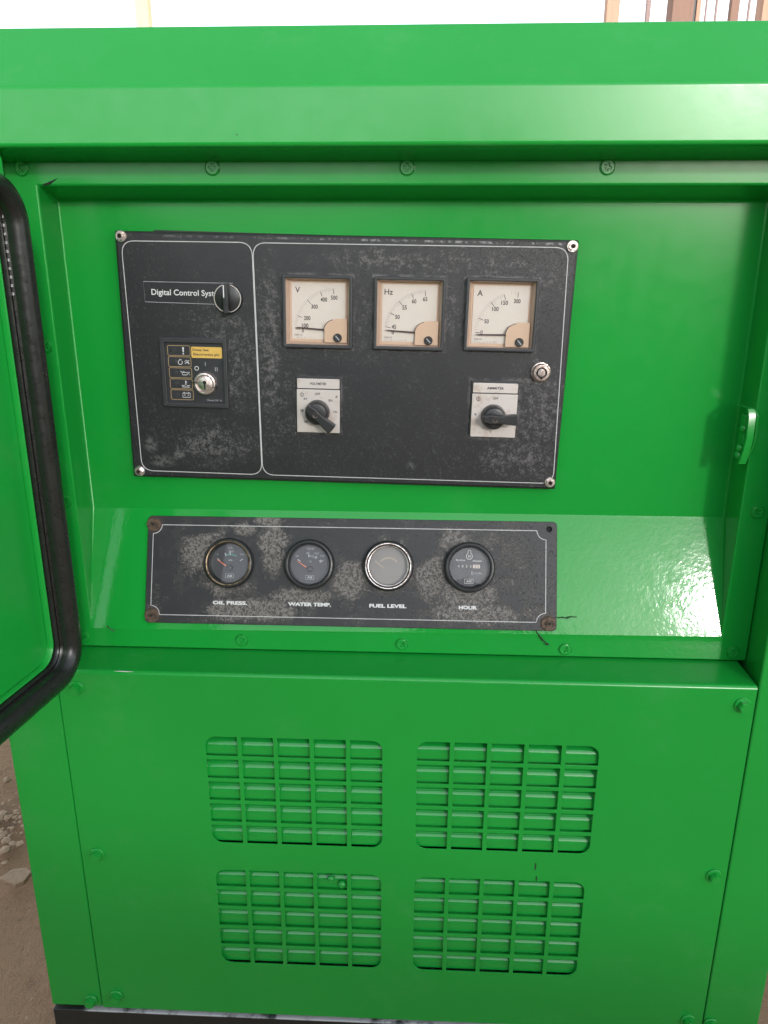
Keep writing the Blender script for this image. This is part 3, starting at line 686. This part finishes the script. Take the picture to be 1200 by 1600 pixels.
# three square panel meters
def meter(kind, X0, Z0, X1, Z1, majors, labels, minor, unit, label, needle_a, small):
    mo = link('panel_meter', plate('panel_meter', rrect(X0*mm_, -Z1*mm_, X1*mm_, -Z0*mm_, .0015), [rrect(X0*mm_+.0034, -Z1*mm_+.0034, X1*mm_-.0034, -Z0*mm_-.0034, .0006)], -.0062, .0005, .0010), 'grey_plastic', cp, label=label)
    s = (X1-X0)/72.
    def q(x, z): return ((X0+x*s)*mm_, -(Z0+z*s)*mm_)
    YD = .0045
    # aged tray: sloping walls to the dial
    o4 = [q(3.2, 3.2), q(68.8, 3.2), q(68.8, 68.8), q(3.2, 68.8)]; i4 = [q(6.0, 5.2), q(66.0, 5.2), q(66.0, 66.8), q(6.0, 66.8)]
    vs = [(x, -.0035, z) for x, z in o4]+[(x, YD-.0003, z) for x, z in i4]
    link('meter_tray', mesh('meter_tray', vs, [(i, (i+1) % 4, 4+(i+1) % 4, 4+i) for i in range(4)]), 'peach_wall', mo, sm=False)
    vs = [(x, YD+.0005, z) for x, z in [q(5, 5), q(67, 5), q(67, 67), q(5, 67)]]
    link('dial', mesh('dial', vs, [(0, 1, 2, 3)]), 'peach', mo, sm=False)
    dl = [q(8.2, 7.4), q(63.8, 7.4), q(63.8, 64.0), q(8.2, 64.0)]
    link('dial_card', prism('dial_card', dl, YD-.0001, YD+.0003), 'dial_white', mo, sm=False)
    # quadrant cover
    pv = (53.2, 54.8)
    cov = [q(66.2, 66.8), q(42.4, 66.8), q(42.4, 57.6), q(42.9, 57.0)]+[q(pv[0]+11.0*math.cos(R_(t))*1.0, pv[1]-11.0*math.sin(R_(t))) for t in range(176, 89, -8)]+[q(54.4, 42.6), q(66.2, 42.6)]
    link('movement_cover', prism('movement_cover', cov, YD-.0042, YD-.0020), 'peach', mo, bevel=.0004)
    line('cover_edge', [([q(pv[0]+11.2*math.cos(R_(t)), pv[1]-11.2*math.sin(R_(t))) for t in range(178, 92, -8)], False)], .0006, YD-.0043, 'needle_dark', mo)
    zx, zz = q(56.4, 61.8)
    zs = link('zero_screw', lathe('zero_screw', [(.0044, 0), (.0044, .0016), (.0038, .0024), (0, .0024)], 24), 'black_plastic', mo, loc=(zx, YD-.0042, zz))
    link('screw_slot', boxes('screw_slot', [(-.0030, .0030, -.0027, -.0023, -.0005, .0005)]), 'soft_print', zs, rot=(0, R_(48), 0))
    # scale
    def rad(t, r): return q(pv[0]-r*math.cos(R_(t)), pv[1]-r*math.sin(R_(t)))
    YT = YD-.00025
    line('scale_mark', [([rad(t, 36.6), rad(t, 41.6)], False) for t in majors], .00060, YT, 'dark_print', mo)
    line('fine_scale_mark', [([rad(t, 39.8 if i % 5 else 38.4), rad(t, 42.8)], False) for i, t in enumerate(minor)], .00026, YT, 'tick_grey', mo)
    for tx, t, rr in labels: x, z = rad(t, rr); text(tx, x, z, YT, 'dark_print', mo, h=.0043, wdt=.0022*len(tx)+.0002, name='scale_number', bold=.02)
    x, z = q(14.6, 14.8); text(unit, x, z, YT, 'dark_print', mo, h=.0056, name='unit_letter', bold=.012)
    x, z = q(15.0, 60.0); text(small[0], x, z, YT, 'dark_print', mo, h=.0017, wdt=.0080, name='small_print')
    x, z = q(22.5, 62.6); text(small[1], x, z, YT, 'tick_grey', mo, h=.0014, wdt=.0240 if kind != 'V' else .0180, name='small_print')
    tip = rad(needle_a, 42.0); mid = rad(needle_a, 38); rt = rad(needle_a, 10.6)
    d = Vector((rt[0]-tip[0], rt[1]-tip[1])).normalized(); nrm = Vector((-d.y, d.x))
    P = [tip]+[(p[0]+nrm.x*wd, p[1]+nrm.y*wd) for p, wd in ((mid, .0006), (rt, .0008), (rt, -.0008), (mid, -.0006))]
    link('needle', prism('needle', P, YD-.0026, YD-.0019), 'needle_dark', mo, sm=False)
    gv_ = [(x, -.0042, z) for x, z in [q(3.3, 3.3), q(68.7, 3.3), q(68.7, 68.7), q(3.3, 68.7)]]
    link('meter_glass', mesh('meter_glass', gv_, [(0, 1, 2, 3)]), 'glass', mo, sm=False)
    return mo
lin = lambda a, b, n: [a+(b-a)*i/n for i in range(n+1)]
meter('V', *meters[0][1:], [1, 20, 46.5, 68.5, 88], [('0', -1.2, 33.6), ('100', 8.0, 31.4), ('200', 22.5, 31.4), ('300', 48, 31.8), ('400', 69.5, 33.0), ('500', 88.5, 33.0)],
      lin(6, 20, 6)+lin(20, 46.5, 10)+lin(46.5, 68.5, 10)+lin(68.5, 88, 10), 'V', 'leftmost of the three square meters, voltage scale to 500 with needle at zero', 3.6, ('DEIR KS', 'BA 72  51 ~ 1 1  V'))
meter('Hz', *meters[1][1:], [7.5, 28, 48, 68.5, 88], [('0', 0.0, 33.6), ('45', 9.8, 33.0), ('50', 28, 33.0), ('55', 48.5, 33.4), ('60', 68, 33.8), ('65', 87.5, 33.8)],
      [3]+lin(7.5, 28, 10)+lin(28, 48, 10)+lin(48, 68.5, 10)+lin(68.5, 88, 10), 'Hz', 'middle of the three square meters, frequency scale from 45 to 65', 3.0, ('DEIR KS', 'BA 72  0.45 ~ 1 5 1  S. SI. 110V'))
meter('A', *meters[2][1:], [2.0, 22, 49, 69.5, 89], [('0', 2.6, 35.0), ('50', 22.5, 33.0), ('100', 48, 33.6), ('150', 66.5, 34.0), ('300', 88, 33.0)],
      lin(6, 22, 6)+lin(22, 49, 10)+lin(49, 69.5, 10)+[80, 85], 'A', 'rightmost of the three square meters, current scale to 300', -0.8, ('DEIR KS', 'BA 72  M ~ 1.5 L  H  57  150/5A'))

# rotary selector switches
def switch(X0, Z0, X1, Z1, title, marks, ang, label, glen):
    W = (X1-X0)*mm_; cx = (X0+X1)/2*mm_
    o = link('selector_switch', plate('selector_switch', rrect(X0*mm_-.0012, -Z1*mm_-.0004, X1*mm_+.0008, -Z0*mm_+.0012, .001), [], -.0026, .0002, .0006), 'grey_plastic', cp, label=label)
    zt = -Z0*mm_
    link('name_strip', plate('name_strip', rrect(X0*mm_+.0006, zt-.0114, X1*mm_-.0004, zt-.0012, .0010, 3), [], -.0042, -.0024, .0004), 'plate', o)
    text(title, cx, zt-.0063, -.0043, 'dark_print', o, h=.0026, wdt=.0175, bold=.03)
    pz = (zt-.0124-Z1*mm_)/2
    link('switch_plate', plate('switch_plate', rrect(X0*mm_+.0002, -Z1*mm_, X1*mm_, zt-.0124, .0008, 3), [], -.0044, -.0024, .0004), 'plate', o)
    kz = pz-.0008; kx = cx-.0006
    for tx, dx, dz in marks: text(tx, kx+dx*mm_, kz+dz*mm_, -.0045, 'dark_print', o, h=.0025, wdt=.0018*len(tx)+.0004, name='position_mark', bold=.025)
    line('earth_symbol', [(arc(kx-.0165, kz+.0180, .0019, 110, 430, 12), False), ([(kx-.0165, kz+.0210), (kx-.0165, kz+.0155)], False)], .0005, -.0045, 'dark_print', o)
    hb_ = link('switch_knob', lathe('switch_knob', [(.0130, 0), (.0128, .0040), (.0118, .0105), (.0104, .0128), (.0085, .0134), (0, .0134)], 48), 'black_plastic', o, loc=(kx, -.0044, kz))
    r = link('switch_handle', prism('switch_handle', [(-.0118, -.0030), (-.0118, .0030), (-.004, .0050), (.008, .0042), (glen, .0058), (glen+.0006, .0), (glen, -.0058), (.008, -.0042), (-.004, -.0050)], -.0205, -.0110), 'black_plastic', hb_, bevel=.0012, rot=(0, R_(-ang), 0))
    link('handle_screw', lathe('handle_screw', [(.0028, .0003), (.0026, .0008), (.0020, .0), (0, 0)], 20), 'steel', hb_, loc=(0, -.0204, 0))
    ca, sa = math.cos(R_(ang)), math.sin(R_(ang))
    link('position_dot', lathe('position_dot', [(0, .0006), (.0012, .0004), (.0014, 0)], 12), 'soft_print', hb_, loc=(-.0098*ca-.0022*sa, -.0132, -.0098*sa+.0010))
    return o
switch(182.8, 140.6, 228.4, 198.6, 'VOLTMETER', [('OFF', 0, 19.2), ('RY', -12.6, 13.6), ('YB', -17.0, 1.2), ('BR', -12.0, -10.6), ('RN', 13.6, 12.6), ('YN', 18.2, .6), ('F', 20.2, 16.4)], -41,
       'smaller selector switch marked VOLTMETER, its handle turned down to the right', .0228)
switch(366.6, 140.2, 414.0, 198.0, 'AMMETER', [('OFF', 1.4, 19.0), ('R', -18.2, 1.8), ('Y', -1.6, -16.2)], 0, 'selector switch marked AMMETER, its handle pointing right', .0222)
# tubular lock
lk = link('tubular_lock', lathe('tubular_lock', [(.0103, 0), (.0103, .0014), (.0098, .0020), (.0088, .0022), (.0088, .0065), (.0080, .0076), (.0056, .0078), (.0054, .0050), (.0040, .0050), (.0038, .0076), (0, .0078)], 40), 'steel', cp, loc=(.4360, 0, -.1290))
link('lock_ring', lathe('lock_ring', [(.0053, .0052), (.0041, .0052)], 32), 'void', lk)
link('key_notch', boxes('key_notch', [(-.0010, .0010, -.0080, -.004, -.0066, -.0046)]), 'void', lk)

# ---------------------------------------------------------------- engine gauge panel on the sloping plate
TH = -R_(20.308)
gp = thing('gauge_panel', 'smaller corroded black plate of four round engine gauges on the sloping sheet', 'gauge panel', (0, .047, .9494), (TH, 0, 0))
yf = -.0030
fpl = plate('faceplate', rrect(-.3000, -.1282, .1580, -.0082, .0048, 5), [arc(-.2055+.0901*k, -.060, .0250, 0, 350, 35) for k in range(4)]+[arc(.1492, -.0165, .0030, 0, 345, 15)], yf, -.0004, .0006)
link('faceplate', fpl, 'small_panel', gp)
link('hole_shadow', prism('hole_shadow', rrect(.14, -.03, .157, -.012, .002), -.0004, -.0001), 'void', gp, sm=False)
yl = yf-.00012
nb = .0100
lx0, lx1, lz0, lz1 = -.2935, .1458, -.1190, -.0183
pts = [(lx0+nb, lz1)]+[(lx1-nb, lz1)]+arc(lx1, lz1, nb, 180, 270, 8)+[(lx1, lz0+nb)]+arc(lx1, lz0, nb, 90, 180, 8)+[(lx0+nb, lz0)]+arc(lx0, lz0, nb, 0, 90, 8)+[(lx0, lz1-nb)]+arc(lx0, lz1, nb, 270, 360, 8)
line('border_line', [(pts, True)], .00075, yl, 'line_white', gp)
rb = bolt_mesh(.0062, .0042, .0082, .0014)
for x, z in [(-.2930, -.0178), (.1490, -.1200), (-.2920, -.1200)]:
    b = link('mounting_bolt', rb, 'rust', gp, loc=(x, yf, z), rot=(0, rnd.random(), 0))
    link('bolt_socket', lathe('bolt_socket', [(.0019, .0003), (.0017, .0), (0, 0)], 6), 'void', b, loc=(0, -.0042, 0))
for tx, x, wd in (('OIL PRESS.', -.2042, .0390), ('WATER TEMP.', -.1149, .0480), ('FUEL LEVEL', -.0277, .0412), ('HOUR', .0606, .0200)):
    text(tx, x, -.1044, yl, 'white_print', gp, h=.0041, wdt=wd, bold=.045)

def gauge(x, kind, label):
    yb = yf
    ringmat = {'oil': 'black_plastic', 'water': 'black_plastic', 'fuel': 'black_plastic', 'hour': 'black_plastic'}[kind]
    g = link('round_gauge', lathe('round_gauge', [(.0278, -.001), (.0280, .0030), (.0276, .0070), (.0262, .0092), (.0246, .0096), (.0232, .0090), (.0224, .0070), (.0220, -.0012)], 64), ringmat, gp, loc=(x, yb, -.0600), label=label)
    yd = .0002
    dc = 'haze_face' if kind == 'fuel' else 'gauge_face'
    link('dial', lathe('dial', [(.0222, -yd), (0, -yd)], 48), dc, g)
    link('dial_wall', lathe('dial_wall', [(.0223, .0062), (.0212, -yd)], 48), 'grey_plastic', g)
    yt = yd-.0002
    if kind == 'oil':
        link('trim_ring', lathe('trim_ring', [(.0252, .0094), (.0244, .0104), (.0236, .0102), (.0230, .0090)], 64), 'brass', g)
    elif kind == 'fuel':
        link('trim_ring', lathe('trim_ring', [(.0256, .0093), (.0250, .0104), (.0243, .0104), (.0240, .0094)], 64), 'chrome', g)
        link('inner_ring', lathe('inner_ring', [(.0229, .0080), (.0223, .0090), (.0216, .0088), (.0212, .0076)], 64), 'chrome', g)
    elif kind == 'water':
        link('trim_ring', lathe('trim_ring', [(.0236, .0090), (.0230, .0096), (.0224, .0088)], 64), 'black_plastic', g)
    else:
        link('trim_ring', lathe('trim_ring', [(.0238, .0092), (.0232, .0098), (.0226, .0088)], 64), 'grey_plastic', g)
    def t(b, px, pz, h, wd=None, mat='soft_print', **k): return text(b, px*mm_, pz*mm_, yt, mat, g, h=h*mm_, wdt=wd*mm_ if wd else None, **k)
    def arcl(r, a0, a1, cz=-5, n=14): return [(r*mm_*math.cos(R_(a0+(a1-a0)*i/n)), (cz+r*math.sin(R_(a0+(a1-a0)*i/n)))*mm_) for i in range(n+1)]
    if kind in ('oil', 'water'):
        if kind == 'oil':
            t('OIL', .4, 17.0, 2.7, 6.0); t('250', 1.0, 13.0, 2.4, 6.0); t('0', -14.2, 9.4, 2.2); t('500', 13.6, 9.8, 2.0, 4.6); t('kPa', .6, 3.2, 1.7, 4.2, 'white_print')
            maj = [(146, 13.5, 17.5), (110, 14, 17), (90, 14, 18), (34, 13.5, 17.5)]
            line('teal_arc', [(arcl(14.6, 60, 112), False)], .0018, yt+.0001, 'teal_print', g)
        else:
            t('TEMP', 0, 17.2, 2.7, 9.0); t('80', -2.4, 12.6, 2.3, 4.0); t('100', 7.0, 12.4, 2.3, 5.4); t('40', -14.6, 9.2, 2.1, 3.8); t('120', 13.6, 9.8, 2.1, 4.6); t('°C', .2, 3.2, 2.0, 3.0, 'white_print')
            maj = [(143, 13.5, 17.5), (96, 13, 16.5), (62, 13, 16.5), (40, 13.5, 16), (34, 13.5, 17.5)]
            line('teal_arc', [(arcl(13.6, 64, 96), False), (arcl(15.0, 64, 96), False)], .0005, yt+.0001, 'soft_print', g)
        line('scale_mark', [([arcl(a_, q_, q_, n=1)[0], arcl(b_, q_, q_, n=1)[0]], False) for q_, a_, b_ in maj], .0007, yt, 'white_print', g)
        line('maker_box', [(rrect(-.0046, -.0166, .0044, -.0122, .0003, 2), True)], .0004, yt, 'soft_print', g); t('AIS', 0, -14.4, 2.2, 5.6, 'white_print', bold=.02)
        link('needle', prism('needle', [(-.0142, .0034), (-.0138, .0038), (-.0034, -.0026), (-.0040, -.0038)], -.0026, -.0020), 'needle_orange', g, sm=False)
        link('needle_hub', lathe('needle_hub', [(0, .0034), (.0026, .0030), (.0034, .0)], 24), 'gauge_face', g, loc=(.0004, 0, -.0052))
    elif kind == 'fuel':
        line('level_band', [(arcl(12.2, 40, 138, -3.4), False)], .0018, yt, 'haze_band', g)
        line('needle', [([(-.0150, .0052), (-.0050, -.0028)], False)], .0014, yt-.0004, 'haze_band', g)
    else:
        line('engine_symbol', [(arc(0, .0122, .0034, 118, 422, 16), False), ([(-.0016, .0152), (-.0016, .0174), (-.0008, .0188), (.0008, .0188), (.0016, .0174), (.0016, .0152)], False)], .0006, yt, 'white_print', g)
        t('H', 0, 12.2, 3.0, 2.4, 'white_print', bold=.03); t('Engine', -9.6, 7.6, 2.2, 10.2, 'white_print', bold=.02); t('Hours', 8.8, 7.2, 2.0, 9.6, 'white_print', bold=.02)
        link('counter_window', boxes('counter_window', [(-.0132, .0126, -.0003, .0, -.0011, .0030)]), 'black_plastic', g)
        for dgt, px_ in zip('0853', (-11.6, -7.4, -3.0, 1.4)): text(dgt, px_*mm_, .0010, -.0005, 'white_print', g, h=.0026, wdt=.0017)
        link('counter_wheel', boxes('counter_wheel', [(.0040, .0118, -.0005, -.0002, -.0009, .0029)]), 'paper_light', g)
        text('23', .0080, .0010, -.0007, 'dark_print', g, h=.0026, wdt=.0050)
        t('1/10h', 9.2, -6.4, 2.2, 9.0, 'soft_print', bold=.02); line('tenths_bracket', [([(.0030, -.0044), (.0030, -.0082), (.0036, -.0082)], False)], .0005, yt, 'white_print', g)
        line('maker_box', [(rrect(-.0050, -.0178, .0044, -.0130, .0003, 2), True)], .0004, yt, 'white_print', g); t('AIS', -.3, -15.4, 2.4, 6.2, 'white_print', bold=.02)
    link('gauge_glass', lathe('gauge_glass', [(0, .0066), (.0222, .0062)], 48), 'glass', g)
gauge(-.2055, 'oil', 'round oil pressure gauge with a brownish bezel, orange needle low')
gauge(-.1154, 'water', 'round water temperature gauge with a plain black bezel and orange needle')
gauge(-.0277, 'fuel', 'round fuel level gauge with a hazed tan face and bright chrome rings')
gauge(.0617, 'hour', 'round engine hour counter with a black bezel and digit window')
